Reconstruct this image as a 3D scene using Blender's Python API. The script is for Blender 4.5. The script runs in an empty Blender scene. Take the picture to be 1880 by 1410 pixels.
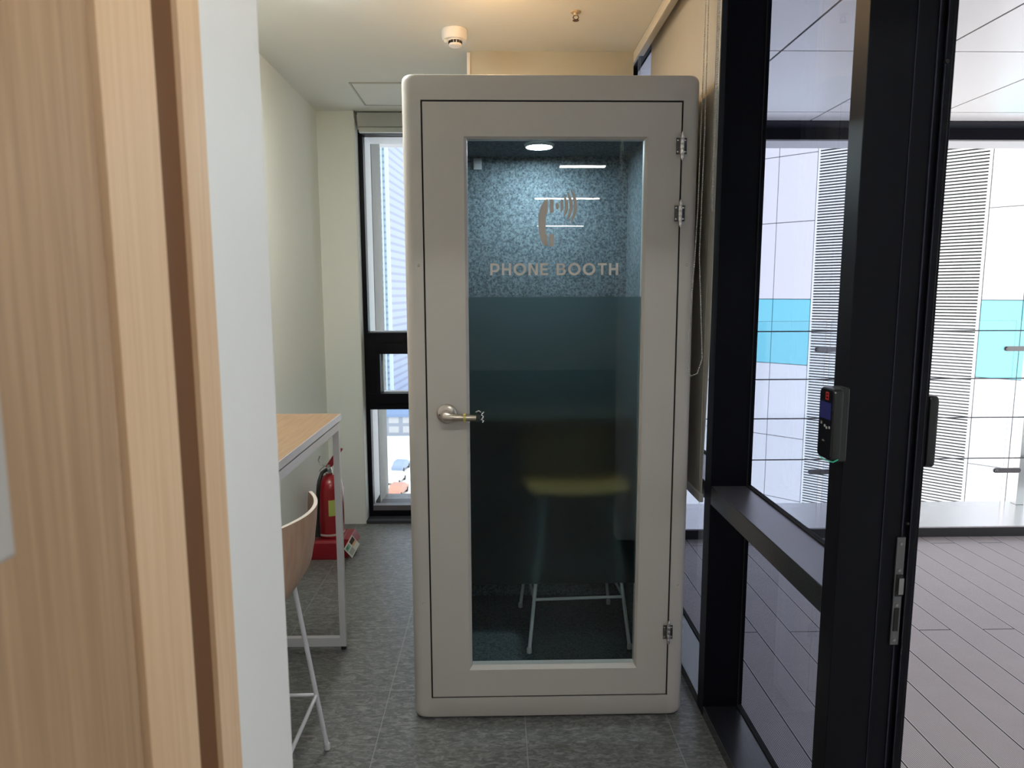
import bpy, bmesh, math, random
from math import sin, cos, pi, radians, sqrt, atan2
from mathutils import Vector, Matrix
random.seed(4)
S = bpy.context.scene

# ------------------------------------------------------------------ camera
P, YAW, ROLL, F = radians(7.5), radians(-1.247), radians(-0.148), 1275.0
fw = Vector((sin(-YAW) * cos(P), cos(YAW) * cos(P), -sin(P)))
rt = Vector((cos(YAW), sin(YAW), 0)); up = rt.cross(fw)
r2 = rt * cos(ROLL) + up * sin(ROLL); u2 = up * cos(ROLL) - rt * sin(ROLL)
cd = bpy.data.cameras.new('camera'); cam = bpy.data.objects.new('camera', cd)
S.collection.objects.link(cam)
m = Matrix((r2, u2, -fw)).transposed().to_4x4(); m.translation = Vector((0, 0, 1.53))
cam.matrix_world = m
cd.sensor_width = 36.0; cd.lens = F / 1880 * 36; cd.clip_start = .02; cd.clip_end = 600
cd.dof.use_dof = True; cd.dof.focus_distance = 2.6; cd.dof.aperture_fstop = 7.5
S.camera = cam

# ------------------------------------------------------------------ light and exposure
S.view_settings.view_transform = 'Standard'; S.view_settings.look = 'None'
S.view_settings.gamma = 1.0; S.view_settings.use_curve_mapping = False
S.view_settings.exposure = 0.4
S.cycles.use_denoising = True
S.cycles.max_bounces = 14; S.cycles.diffuse_bounces = 7; S.cycles.glossy_bounces = 5
S.cycles.transparent_max_bounces = 24; S.cycles.transmission_bounces = 8
S.cycles.sample_clamp_indirect = 6.0; S.cycles.caustics_reflective = False

W = bpy.data.worlds.new('sky'); S.world = W; W.use_nodes = True
nt = W.node_tree; nt.nodes.clear()
wo = nt.nodes.new('ShaderNodeOutputWorld'); bg = nt.nodes.new('ShaderNodeBackground')
tc = nt.nodes.new('ShaderNodeTexCoord'); sp = nt.nodes.new('ShaderNodeSeparateXYZ'); cr = nt.nodes.new('ShaderNodeValToRGB')
nt.links.new(tc.outputs['Generated'], sp.inputs[0]); nt.links.new(sp.outputs['Z'], cr.inputs[0])
nt.links.new(cr.outputs[0], bg.inputs[0]); nt.links.new(bg.outputs[0], wo.inputs[0])
cr.color_ramp.elements[0].position = 0.0; cr.color_ramp.elements[0].color = (1, .98, .97, 1)
cr.color_ramp.elements[1].position = .7; cr.color_ramp.elements[1].color = (.93, .96, 1, 1)
bg.inputs[1].default_value = 2.0

sl = bpy.data.lights.new('sun', 'SUN'); sl.energy = .32; sl.angle = radians(3); sl.color = (1, .95, .9)
so = bpy.data.objects.new('sun', sl); S.collection.objects.link(so)
so.rotation_euler = Vector((0.80, 0.55, -0.75)).to_track_quat('-Z', 'Y').to_euler()

# ------------------------------------------------------------------ helpers
def tag(o, label=None, cat=None, group=None, kind=None):
    if label: o['label'] = label
    if cat: o['category'] = cat
    if group: o['group'] = group
    if kind: o['kind'] = kind
    return o

def empty(name, loc=(0, 0, 0), rz=0.0, label=None, cat=None, group=None, kind=None):
    o = bpy.data.objects.new(name, None); S.collection.objects.link(o)
    o.location = loc; o.rotation_euler = (0, 0, rz); o.empty_display_size = .05
    return tag(o, label, cat, group, kind)

class MB:
    def __init__(s): s.v = []; s.f = []; s.m = []
    def add(s, vs, fs, mi=0):
        b = len(s.v); s.v += [tuple(v) for v in vs]
        for f in fs: s.f.append([b + i for i in f]); s.m.append(mi)
        return s
    def box(s, x0, x1, y0, y1, z0, z1, mi=0):
        vs = [(x, y, z) for z in (z0, z1) for y in (y0, y1) for x in (x0, x1)]
        return s.add(vs, [(0, 2, 3, 1), (4, 5, 7, 6), (0, 1, 5, 4), (2, 6, 7, 3), (0, 4, 6, 2), (1, 3, 7, 5)], mi)
    def loft(s, loops, mi=0, cap0=False, cap1=False, closed=True):
        b = len(s.v); n = len(loops[0])
        for L in loops: s.v += [tuple(p) for p in L]
        for k in range(len(loops) - 1):
            for i in range(n if closed else n - 1):
                j = (i + 1) % n
                s.f.append([b + k * n + i, b + k * n + j, b + (k + 1) * n + j, b + (k + 1) * n + i]); s.m.append(mi)
        if cap0: s.f.append([b + i for i in reversed(range(n))]); s.m.append(mi)
        if cap1: s.f.append([b + (len(loops) - 1) * n + i for i in range(n)]); s.m.append(mi)
        return s
    def tube(s, pts, r, n=10, mi=0, closed=False, caps=True):
        pts = [Vector(p) for p in pts]; rr = r if isinstance(r, (list, tuple)) else [r] * len(pts)
        loops = []; prev = None
        for i, p in enumerate(pts):
            a = pts[i - 1] if (i > 0 or closed) else p
            c = pts[(i + 1) % len(pts)] if (i < len(pts) - 1 or closed) else p
            t = (c - a).normalized()
            if prev is None:
                ref = Vector((0, 0, 1)) if abs(t.z) < .9 else Vector((1, 0, 0))
                u = t.cross(ref).normalized()
            else:
                u = (prev - t * prev.dot(t)).normalized()
            prev = u; w = t.cross(u)
            loops.append([p + (u * cos(2 * pi * k / n) + w * sin(2 * pi * k / n)) * rr[i] for k in range(n)])
        if closed: loops.append(loops[0])
        return s.loft(loops, mi, caps and not closed, caps and not closed)
    def lathe(s, prof, c=(0, 0, 0), axis='Z', n=32, mi=0):
        loops = []
        for r, h in prof:
            L = []
            for k in range(n):
                a = 2 * pi * k / n; x, y = r * cos(a), r * sin(a)
                q = {'Z': (x, y, h), 'Y': (x, h, -y), 'X': (h, x, y)}[axis]
                L.append((q[0] + c[0], q[1] + c[1], q[2] + c[2]))
            loops.append(L)
        return s.loft(loops, mi, prof[0][0] > 1e-6, prof[-1][0] > 1e-6)
    def prism(s, poly, axis, a, b, mi=0):
        def q(p, h):
            return {'X': (h, p[0], p[1]), 'Y': (p[0], h, p[1]), 'Z': (p[0], p[1], h)}[axis]
        return s.loft([[q(p, a) for p in poly], [q(p, b) for p in poly]], mi, True, True)
    def build(s, name, mats, parent=None, smooth=None, bevel=0, bseg=2, **kw):
        me = bpy.data.meshes.new(name); me.from_pydata(s.v, [], s.f)
        if not isinstance(mats, (list, tuple)): mats = [mats]
        for mm in mats: me.materials.append(mm)
        me.polygons.foreach_set('material_index', s.m)
        bm = bmesh.new(); bm.from_mesh(me); bmesh.ops.recalc_face_normals(bm, faces=bm.faces)
        if bevel:
            bmesh.ops.bevel(bm, geom=[e for e in bm.edges if len(e.link_faces) == 2 and e.calc_face_angle(0) > .6],
                            offset=bevel, segments=bseg, affect='EDGES', profile=.5)
        if smooth is not None:
            for f in bm.faces: f.smooth = True
            for e in bm.edges:
                if len(e.link_faces) == 2 and e.calc_face_angle(0) > radians(smooth): e.smooth = False
        bm.to_mesh(me); bm.free()
        o = bpy.data.objects.new(name, me); S.collection.objects.link(o)
        if parent: o.parent = parent
        return tag(o, **kw) if kw else o

def rrect(x0, x1, z0, z1, r, n=5):
    pts = []
    for cx, cz, a0 in ((x1 - r, z1 - r, 0), (x0 + r, z1 - r, pi / 2), (x0 + r, z0 + r, pi), (x1 - r, z0 + r, 1.5 * pi)):
        for k in range(n + 1):
            a = a0 + pi / 2 * k / n; pts.append((cx + r * cos(a), cz + r * sin(a)))
    return pts

def copy_tree(o, parent=None):
    c = o.copy(); S.collection.objects.link(c)
    if parent: c.parent = parent
    for ch in [x for x in bpy.data.objects if x.parent == o]: copy_tree(ch, c)
    return c

# ------------------------------------------------------------------ materials
def srgb(r, g, b):
    f = lambda c: (c / 255 / 12.92) if c / 255 <= .04045 else ((c / 255 + .055) / 1.055) ** 2.4
    return (f(r), f(g), f(b), 1)

def mat(name, col, rough=.5, metal=0.0, bump=0, bscale=60, emit=None, estr=0, spec=.5, trans=0, ior=1.5, var=0, vscale=8, coat=0):
    M = bpy.data.materials.new(name); M.use_nodes = True; t = M.node_tree; b = t.nodes['Principled BSDF']
    b.inputs['Base Color'].default_value = col; b.inputs['Roughness'].default_value = rough
    b.inputs['Metallic'].default_value = metal; b.inputs['IOR'].default_value = ior
    b.inputs['Specular IOR Level'].default_value = spec; b.inputs['Transmission Weight'].default_value = trans
    b.inputs['Coat Weight'].default_value = coat
    if emit: b.inputs['Emission Color'].default_value = emit; b.inputs['Emission Strength'].default_value = estr
    co = t.nodes.new('ShaderNodeTexCoord')
    nz = t.nodes.new('ShaderNodeTexNoise'); nz.inputs['Scale'].default_value = vscale; nz.inputs['Detail'].default_value = 5
    t.links.new(co.outputs['Object'], nz.inputs['Vector'])
    mx = t.nodes.new('ShaderNodeMix'); mx.data_type = 'RGBA'
    v = var if var else .04
    mx.inputs['A'].default_value = tuple(c * (1 - v) for c in col[:3]) + (1,)
    mx.inputs['B'].default_value = tuple(min(1, c * (1 + v)) for c in col[:3]) + (1,)
    t.links.new(nz.outputs['Fac'], mx.inputs['Factor']); t.links.new(mx.outputs['Result'], b.inputs['Base Color'])
    if bump:
        n2 = t.nodes.new('ShaderNodeTexNoise'); n2.inputs['Scale'].default_value = bscale; n2.inputs['Detail'].default_value = 4
        bp = t.nodes.new('ShaderNodeBump'); bp.inputs['Strength'].default_value = bump; bp.inputs['Distance'].default_value = .002
        t.links.new(co.outputs['Object'], n2.inputs['Vector'])
        t.links.new(n2.outputs['Fac'], bp.inputs['Height']); t.links.new(bp.outputs['Normal'], b.inputs['Normal'])
    return M

def glassmat(name, tint, gl=1.0, rough=0.0):
    """thin architectural pane: tinted see-through plus Fresnel mirror"""
    M = bpy.data.materials.new(name); M.use_nodes = True; t = M.node_tree; t.nodes.clear()
    o = t.nodes.new('ShaderNodeOutputMaterial'); mx = t.nodes.new('ShaderNodeMixShader')
    tr = t.nodes.new('ShaderNodeBsdfTransparent'); g = t.nodes.new('ShaderNodeBsdfGlossy'); ge = t.nodes.new('ShaderNodeNewGeometry')
    dt = t.nodes.new('ShaderNodeVectorMath'); dt.operation = 'DOT_PRODUCT'
    t.links.new(ge.outputs['Normal'], dt.inputs[0]); t.links.new(ge.outputs['Incoming'], dt.inputs[1])
    ca = math_node(t, 'SUBTRACT', 1, math_node(t, 'ABSOLUTE', dt.outputs['Value']))
    fz = math_node(t, 'ADD', .022, math_node(t, 'MULTIPLY', .6, math_node(t, 'POWER', ca, 5)))
    tr.inputs[0].default_value = tint; g.inputs['Roughness'].default_value = rough
    g.inputs[0].default_value = (gl, gl, gl, 1)
    t.links.new(fz, mx.inputs[0]); t.links.new(tr.outputs[0], mx.inputs[1]); t.links.new(g.outputs[0], mx.inputs[2])
    t.links.new(mx.outputs[0], o.inputs[0]); return M

def wood(name, c1, c2, rough=.5, scale=(14, 14, .5), bump=.15):
    M = bpy.data.materials.new(name); M.use_nodes = True; t = M.node_tree; b = t.nodes['Principled BSDF']
    b.inputs['Roughness'].default_value = rough
    co = t.nodes.new('ShaderNodeTexCoord'); mp = t.nodes.new('ShaderNodeMapping'); mp.inputs['Scale'].default_value = scale
    nz = t.nodes.new('ShaderNodeTexNoise'); nz.inputs['Scale'].default_value = 5; nz.inputs['Detail'].default_value = 7; nz.inputs['Distortion'].default_value = .6
    r = t.nodes.new('ShaderNodeValToRGB'); r.color_ramp.elements[0].color = c1; r.color_ramp.elements[1].color = c2
    r.color_ramp.elements[0].position = .35; r.color_ramp.elements[1].position = .65
    bp = t.nodes.new('ShaderNodeBump'); bp.inputs['Strength'].default_value = bump; bp.inputs['Distance'].default_value = .001
    t.links.new(co.outputs['Object'], mp.inputs[0]); t.links.new(mp.outputs[0], nz.inputs['Vector'])
    t.links.new(nz.outputs['Fac'], r.inputs[0]); t.links.new(r.outputs[0], b.inputs['Base Color'])
    t.links.new(nz.outputs['Fac'], bp.inputs['Height']); t.links.new(bp.outputs['Normal'], b.inputs['Normal'])
    return M

def math_node(t, op, a, b=None, c=None):
    n = t.nodes.new('ShaderNodeMath'); n.operation = op
    for i, x in enumerate((a, b, c)):
        if x is None: continue
        if isinstance(x, (int, float)): n.inputs[i].default_value = x
        else: t.links.new(x, n.inputs[i])
    return n.outputs[0]

def tilefloor():
    M = bpy.data.materials.new('grey_stone_tile'); M.use_nodes = True; t = M.node_tree; b = t.nodes['Principled BSDF']
    co = t.nodes.new('ShaderNodeTexCoord'); s = t.nodes.new('ShaderNodeSeparateXYZ'); t.links.new(co.outputs['Object'], s.inputs[0])
    def seam(ax, off, pitch, w):
        x = math_node(t, 'SUBTRACT', s.outputs[ax], off); x = math_node(t, 'DIVIDE', x, pitch)
        x = math_node(t, 'FRACT', x); x = math_node(t, 'SUBTRACT', x, .5); x = math_node(t, 'ABSOLUTE', x)
        return math_node(t, 'GREATER_THAN', x, .5 - w / pitch / 2)
    sx = seam('X', -.42, .515, .0035); sy = seam('Y', 2.531, .5125, .0035)
    sm = math_node(t, 'MAXIMUM', sx, sy)
    mp = t.nodes.new('ShaderNodeMapping'); mp.inputs['Scale'].default_value = (1, 2.4, 1); t.links.new(co.outputs['Object'], mp.inputs[0])
    n1 = t.nodes.new('ShaderNodeTexNoise'); n1.inputs['Scale'].default_value = 26; n1.inputs['Detail'].default_value = 8; n1.inputs['Roughness'].default_value = .72; n1.inputs['Distortion'].default_value = 1.2
    t.links.new(mp.outputs[0], n1.inputs['Vector'])
    r = t.nodes.new('ShaderNodeValToRGB'); e = r.color_ramp.elements
    e[0].position = .30; e[0].color = (.048, .048, .046, 1); e[1].position = .72; e[1].color = (.33, .33, .315, 1)
    k = e.new(.48); k.color = (.125, .125, .121, 1)
    t.links.new(n1.outputs['Fac'], r.inputs[0])
    mx = t.nodes.new('ShaderNodeMix'); mx.data_type = 'RGBA'; mx.inputs['B'].default_value = (.26, .27, .27, 1)
    t.links.new(sm, mx.inputs['Factor']); t.links.new(r.outputs[0], mx.inputs['A']); t.links.new(mx.outputs['Result'], b.inputs['Base Color'])
    b.inputs['Roughness'].default_value = .34; b.inputs['Specular IOR Level'].default_value = .65
    bp = t.nodes.new('ShaderNodeBump'); bp.inputs['Strength'].default_value = .25; bp.inputs['Distance'].default_value = .001
    h = math_node(t, 'SUBTRACT', n1.outputs['Fac'], sm)
    t.links.new(h, bp.inputs['Height']); t.links.new(bp.outputs['Normal'], b.inputs['Normal'])
    return M

def deckmat():
    M = bpy.data.materials.new('grooved_decking'); M.use_nodes = True; t = M.node_tree; b = t.nodes['Principled BSDF']
    co = t.nodes.new('ShaderNodeTexCoord'); s = t.nodes.new('ShaderNodeSeparateXYZ'); t.links.new(co.outputs['Object'], s.inputs[0])
    X, Y = s.outputs['X'], s.outputs['Y']
    bx = math_node(t, 'DIVIDE', math_node(t, 'SUBTRACT', X, .14), .15)
    fx = math_node(t, 'ABSOLUTE', math_node(t, 'SUBTRACT', math_node(t, 'FRACT', bx), .5))
    gap = math_node(t, 'GREATER_THAN', fx, .477)
    edge = math_node(t, 'GREATER_THAN', fx, .455)
    idx = math_node(t, 'FLOOR', bx)
    odd = math_node(t, 'FRACT', math_node(t, 'MULTIPLY', idx, .5))   # .5 on odd boards
    yo = math_node(t, 'SUBTRACT', Y, 2.985)
    jy = math_node(t, 'FRACT', math_node(t, 'ADD', math_node(t, 'DIVIDE', yo, 2.2), odd))
    jj = math_node(t, 'LESS_THAN', math_node(t, 'ABSOLUTE', math_node(t, 'SUBTRACT', jy, .5)), .0011)
    jj = math_node(t, 'LESS_THAN', jy, .003)
    g = math_node(t, 'MAXIMUM', gap, jj)
    gr = math_node(t, 'FRACT', math_node(t, 'MULTIPLY', X, 1 / .00625))
    gr = math_node(t, 'ABSOLUTE', math_node(t, 'SUBTRACT', gr, .5))
    gr = math_node(t, 'MULTIPLY', math_node(t, 'GREATER_THAN', gr, .27), math_node(t, 'SUBTRACT', 1, edge))
    nz = t.nodes.new('ShaderNodeTexNoise'); nz.inputs['Scale'].default_value = 9; nz.inputs['Detail'].default_value = 6
    t.links.new(co.outputs['Object'], nz.inputs['Vector'])
    r = t.nodes.new('ShaderNodeValToRGB'); r.color_ramp.elements[0].color = (.70, .62, .65, 1); r.color_ramp.elements[1].color = (.82, .74, .77, 1)
    t.links.new(nz.outputs['Fac'], r.inputs[0])
    m1 = t.nodes.new('ShaderNodeMix'); m1.data_type = 'RGBA'; m1.inputs['B'].default_value = (.33, .29, .30, 1)
    t.links.new(gr, m1.inputs['Factor']); t.links.new(r.outputs[0], m1.inputs['A'])
    m3 = t.nodes.new('ShaderNodeMix'); m3.data_type = 'RGBA'; m3.inputs['B'].default_value = (.88, .82, .85, 1)
    t.links.new(math_node(t, 'GREATER_THAN', fx, .462), m3.inputs['Factor']); t.links.new(m1.outputs['Result'], m3.inputs['A']); m1 = m3  # highlight along the board edges painted in as a paler line
    m2 = t.nodes.new('ShaderNodeMix'); m2.data_type = 'RGBA'; m2.inputs['B'].default_value = (.035, .033, .035, 1)
    t.links.new(g, m2.inputs['Factor']); t.links.new(m1.outputs['Result'], m2.inputs['A'])
    t.links.new(m2.outputs['Result'], b.inputs['Base Color']); b.inputs['Roughness'].default_value = .55
    bp = t.nodes.new('ShaderNodeBump'); bp.inputs['Strength'].default_value = .5; bp.inputs['Distance'].default_value = .002
    t.links.new(math_node(t, 'SUBTRACT', 1, math_node(t, 'ADD', gr, math_node(t, 'MULTIPLY', g, 2))), bp.inputs['Height'])
    t.links.new(bp.outputs['Normal'], b.inputs['Normal'])
    return M

def feltmat(name, c1, c2):
    M = bpy.data.materials.new(name); M.use_nodes = True; t = M.node_tree; b = t.nodes['Principled BSDF']
    co = t.nodes.new('ShaderNodeTexCoord'); nz = t.nodes.new('ShaderNodeTexNoise'); nz.inputs['Scale'].default_value = 115
    nz.inputs['Detail'].default_value = 4; nz.inputs['Roughness'].default_value = .8
    t.links.new(co.outputs['Object'], nz.inputs['Vector'])
    r = t.nodes.new('ShaderNodeValToRGB'); r.color_ramp.elements[0].position = .38; r.color_ramp.elements[1].position = .62
    r.color_ramp.elements[0].color = c1; r.color_ramp.elements[1].color = c2
    t.links.new(nz.outputs['Fac'], r.inputs[0]); t.links.new(r.outputs[0], b.inputs['Base Color']); b.inputs['Roughness'].default_value = .95
    b.inputs['Specular IOR Level'].default_value = .1
    return M

def towermat(name, base, line, pitch_z, pitch_h, wz=.3, wh=.15):
    M = bpy.data.materials.new(name); M.use_nodes = True; t = M.node_tree; b = t.nodes['Principled BSDF']
    co = t.nodes.new('ShaderNodeTexCoord'); s = t.nodes.new('ShaderNodeSeparateXYZ'); t.links.new(co.outputs['Object'], s.inputs[0])
    a = math_node(t, 'LESS_THAN', math_node(t, 'FRACT', math_node(t, 'DIVIDE', s.outputs['Z'], pitch_z)), wz)
    h = math_node(t, 'ADD', s.outputs['X'], s.outputs['Y'])
    c = math_node(t, 'LESS_THAN', math_node(t, 'FRACT', math_node(t, 'DIVIDE', h, pitch_h)), wh)
    mx = t.nodes.new('ShaderNodeMix'); mx.data_type = 'RGBA'; mx.inputs['A'].default_value = base; mx.inputs['B'].default_value = line
    t.links.new(math_node(t, 'MAXIMUM', a, c), mx.inputs['Factor']); t.links.new(mx.outputs['Result'], b.inputs['Base Color'])
    b.inputs['Roughness'].default_value = .3
    return M

wall_m = mat('wall_paint', (.86, .89, .85, 1), .85, bump=.12, bscale=240, var=.015, vscale=2)
ceil_m = mat('ceiling_paint', (.78, .79, .76, 1), .9, bump=.08, bscale=300, var=.012, vscale=2)
jamb_m = mat('white_jamb_paint', (.80, .80, .79, 1), .6, bump=.1, bscale=90, var=.03, vscale=5)
white_m = mat('booth_white', (.56, .52, .475, 1), .42, bump=.05, bscale=400, var=.01)
black_m = mat('black_anodised', (.003, .003, .006, 1), .42, var=.05, spec=.16)
seal_m = mat('rubber_seal', (.008, .008, .008, 1), .7)
steel_m = mat('brushed_steel', (.62, .60, .58, 1), .28, 1.0)
steel2_m = mat('satin_nickel', (.62, .56, .50, 1), .36, 1.0)
chrome_m = mat('chrome', (.75, .72, .70, 1), .15, 1.0)
dsteel_m = mat('dark_steel', (.10, .10, .11, 1), .35, .8)
whitemetal_m = mat('white_powder_coat', (.72, .71, .74, 1), .4)
plastic_m = mat('white_plastic', (.80, .78, .76, 1), .4)
dark_m = mat('dark_plastic', (.012, .012, .014, 1), .3)
blind_m = mat('blind_fabric', (.42, .41, .37, 1), .9, bump=.2, bscale=500)
blindbar_m = mat('blind_bar', (.42, .41, .38, 1), .5)
bead_m = mat('bead_plastic', (.60, .58, .54, 1), .4)
red_m = mat('extinguisher_red', (.30, .008, .014, 1), .25, coat=.3)
redp_m = mat('red_plastic', (.26, .008, .016, 1), .4)
hose_m = mat('black_rubber', (.012, .012, .012, 1), .5)
vinyl_m = mat('white_vinyl', (.68, .63, .57, 1), .5)
felt_m = feltmat('blue_grey_felt', (.016, .026, .032, 1), (.150, .190, .210, 1))
carpet_m = feltmat('dark_carpet', (.02, .035, .04, 1), (.09, .12, .125, 1))
ply_m = wood('bent_plywood', srgb(176, 142, 118), srgb(188, 156, 132), .5, (10, 10, 1.2))
plyedge_m = mat('plywood_edge', (.70, .62, .54, 1), .5)
table_m = wood('table_laminate', srgb(158, 126, 96), srgb(170, 140, 108), .4, (14, 1.0, 14))
doorwood_m = wood('door_oak_dimmed', srgb(160, 128, 98), srgb(180, 148, 116), .5, (6, 30, .8))  # oak darker than the frame: weaker light on the leaf put into the colour
framewood_m = wood('frame_oak', srgb(214, 178, 142), srgb(224, 192, 158), .5, (6, 30, .8))
groove_m = mat('brown_groove', srgb(108, 70, 38), .7)
glass_m = glassmat('terrace_glass', (.71, .74, .81, 1))
clear_m = glassmat('clear_glass', (.93, .96, .97, 1))
boothglass_m = glassmat('booth_glass', (.90, .94, .95, 1))
frost_m = bpy.data.materials.new('frosted_film'); frost_m.use_nodes = True
_t = frost_m.node_tree; _t.nodes.clear(); _r = _t.nodes.new('ShaderNodeBsdfRefraction'); _o = _t.nodes.new('ShaderNodeOutputMaterial')
_r.inputs['Color'].default_value = (.62, .74, .74, 1); _r.inputs['Roughness'].default_value = .5; _r.inputs['IOR'].default_value = 1.12
_t.links.new(_r.outputs[0], _o.inputs[0])
concrete_m = mat('exterior_concrete', (.36, .36, .35, 1), .9, bump=.4, bscale=60, var=.15, vscale=10)
whitepanel_m = mat('white_cladding', (.74, .72, .74, 1), .4, var=.02, vscale=.6)
cyan_m = mat('cyan_cladding', (.20, .62, .72, 1), .4, var=.02, vscale=.6)
joint_m = mat('cladding_joint', (.10, .10, .12, 1), .8)
louvre_m = mat('louvre_white', (.88, .87, .86, 1), .45)
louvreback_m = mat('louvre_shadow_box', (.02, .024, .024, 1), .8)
terrceil_m = mat('glossy_ceiling_panel', (.70, .67, .68, 1), .2, .3, var=.02, vscale=1.5)
beam_m = mat('dark_beam', (.008, .008, .014, 1), .7, spec=.1)
beamlow_m = mat('beam_soffit_skylit', (.50, .48, .50, 1), .5)  # beam underside: light from the sky is put into the paler colour
coping_m = mat('metal_coping', (.62, .61, .64, 1), .22, .75)
lamp_m = mat('lamp_diffuser', (1, 1, 1, 1), .4, emit=(1, .96, .90, 1), estr=36)
warm_m = mat('warm_lamp_diffuser', (1, 1, 1, 1), .4, emit=(1, .58, .22, 1), estr=105)
boothlamp_m = mat('booth_lamp_diffuser', (1, 1, 1, 1), .4, emit=(.80, .93, 1, 1), estr=300)
rail_m = mat('satin_black_rail', (.014, .014, .018, 1), .27, spec=.5, ior=2.1)
cap_m = mat('ledge_sheen_paint', (.34, .335, .38, 1), .36, .85)
floor_m = tilefloor(); deck_m = deckmat()

# ------------------------------------------------------------------ building shell
CZ = 2.648
MB().box(-3.2, .741, -9, 5.2, -.15, 0).build('floor', floor_m, kind='structure')
mb = MB(); mb.box(-3.2, .65, -9, 3.42, CZ, CZ + .3); mb.box(-3.2, -.125, 3.42, 4.66, CZ, CZ + .3)
mb.box(.65, 3.4, -9, .44, CZ, CZ + .3)
mb.build('ceiling', ceil_m, kind='structure')
# slot that hides the blind cassettes above the glass wall
mb = MB(); mb.box(.65, .882, .44, 4.66, 2.957, 2.998)
mb.build('ceiling_slot', ceil_m, kind='structure')
mb = MB(); mb.box(.649, .697, .44, 3.42, 2.630, 2.646); mb.box(.649, .655, .44, 3.42, 2.60, 2.63)
mb.build('trim_1', mat('slot_trim', (.66, .64, .58, 1), .5), kind='structure', bevel=.001)
MB().box(-1.4, -1.11, .69, 4.66, 0, CZ).build('wall_left', wall_m, kind='structure')
mb = MB(); mb.box(-1.11, -.88, 4.50, 4.89, 0, CZ); mb.box(-.88, -.125, 4.585, 4.90, 2.556, CZ)
mb.box(-1.4, -1.11, 4.50, 4.90, 0, CZ)
mb.build('wall_back', wall_m, kind='structure')
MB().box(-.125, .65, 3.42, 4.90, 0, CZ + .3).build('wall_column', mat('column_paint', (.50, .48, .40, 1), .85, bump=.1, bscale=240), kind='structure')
mb = MB(); mb.box(-.132, -.118, 3.408, 3.4195, 0, CZ - .01)
mb.build('trim_2', plastic_m, kind='structure')
MB().box(-1.11, -1.1045, .85, 4.5, 0, .076).build('baseboard_left', mat('skirting', (.62, .64, .61, 1), .6), kind='structure', bevel=.001)
# partition that the doorway is cut in, and the rest of the room behind the camera
mb = MB(); mb.box(-3.2, -.272, .6835, .849, 0, CZ); mb.box(-.272, .741, .677, .836, 2.38, CZ)
mb.build('wall_partition', jamb_m, kind='structure')
mb = MB(); mb.box(-3.4, -3.2, -9, .836, 0, .7); mb.box(-3.4, -3.2, -9, .836, 2.5, CZ); mb.box(-3.4, -3.2, -9, -8.4, .7, 2.5); mb.box(-3.4, -3.2, -.6, .836, .7, 2.5); mb.box(-3.4, -3.2, -4.6, -4.4, .7, 2.5); mb.box(3.2, 3.4, -9, .44, 0, CZ); mb.box(-3.4, 3.4, -9.2, -9, 0, CZ)  # openings in the left wall are added, unseen, to let in more light
mb.box(.741, 3.4, .44, .56, 0, 2.95)
mb.build('wall_rear', wall_m, kind='structure')
MB().box(.741, 3.4, -9, .44, -.15, 0).build('floor_rear', floor_m, kind='structure')
MB().box(-3.4, 9, -9.2, 6.03, 3.0, 3.6).build('roof_slab', concrete_m, kind='structure')

# oak door frame and the opened door leaf beside the camera
fr = MB()
fr.box(-.40, -.272, .637, .6833, 0, 2.38, 0)
fr.box(-.40, -.277, .589, .637, 0, 2.38, 1)  # dark brown strip between the two oak faces
fr.box(-.40, -.272, .508, .589, 0, 2.38, 0)
fr.build('trim_3', [framewood_m, groove_m], kind='structure')
door = empty('door_1', (-.30, .5065, 0), kind='structure')
MB().box(-.03, .024, -.80, -.002, .01, 2.30).build('door_panel', doorwood_m, door, bevel=.002)
h = MB(); h.box(.042, .054, -.190, -.160, 1.397, 1.80)
for z in (1.44, 1.75): h.box(.024, .042, -.172, -.158, z - .008, z + .008)
h.build('pull_handle', mat('silver_bar', (.42, .395, .375, 1), .5, 0), door, bevel=.002)

# ------------------------------------------------------------------ glass wall with black mullions
XF0, XF1, XG = .741, .882, .868
gw = empty('window_1', (.81, 2.3, 0), kind='structure')
def gp(mb, name, mt, **k):
    o = mb.build(name, mt, gw, **k); o.matrix_parent_inverse = Matrix.Translation((-.81, -2.3, 0)); return o
MY = [(1.44, 1.50), (2.33, 2.40), (3.30, 3.37), (4.50, 4.62)]
for i, (a, b) in enumerate(MY[1:]):
    gp(MB().box(XF0, XF1, a, b, 0, 2.955), 'mullion', black_m, bevel=.0015)
# terrace door jamb profile
j = MB(); j.box(XF0, XF1, 1.44, 1.50, 0, 2.955); gp(j, 'mullion', black_m, bevel=.0015)
j = MB()
j.box(.882, .898, 1.447, 1.52, 0, 2.69); j.box(.898, .914, 1.441, 1.52, 0, 2.69); j.box(.914, .926, 1.452, 1.52, 0, 2.69)
gp(j, 'door_jamb', black_m, bevel=.001)
j = MB(); j.box(.8785, .8815, 1.437, 1.44, 0, 2.69); j.box(.8965, .8985, 1.437, 1.441, 0, 2.69); j.box(.836, .838, 1.438, 1.44, 0, 2.69)
gp(j, 'jamb_bead', mat('bluish_black_metal', (.03, .03, .05, 1), .25, .5))
steel_dk = mat('dull_steel', (.30, .29, .29, 1), .35, .9)
st = MB(); st.box(.869, .8875, 1.4345, 1.439, .752, 1.000); 
gp(st, 'strike_plate', mat('worn_steel', (.16, .155, .16, 1), .4, .8), bevel=.001)
st = MB(); st.box(.873, .883, 1.4325, 1.4345, .785, .838); st.box(.872, .886, 1.4325, 1.4345, .866, .915)
gp(st, 'strike_slot', seal_m)
st = MB()
for z in (.764, .845, .925, .985): st.lathe([(0, 1.4330), (.0035, 1.4333), (.0035, 1.4345)], (.878, 0, z), 'Y', 12)
st.box(.876, .8865, 1.428, 1.4325, .872, .909)
gp(st, 'latch_screws', steel_dk)
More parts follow.
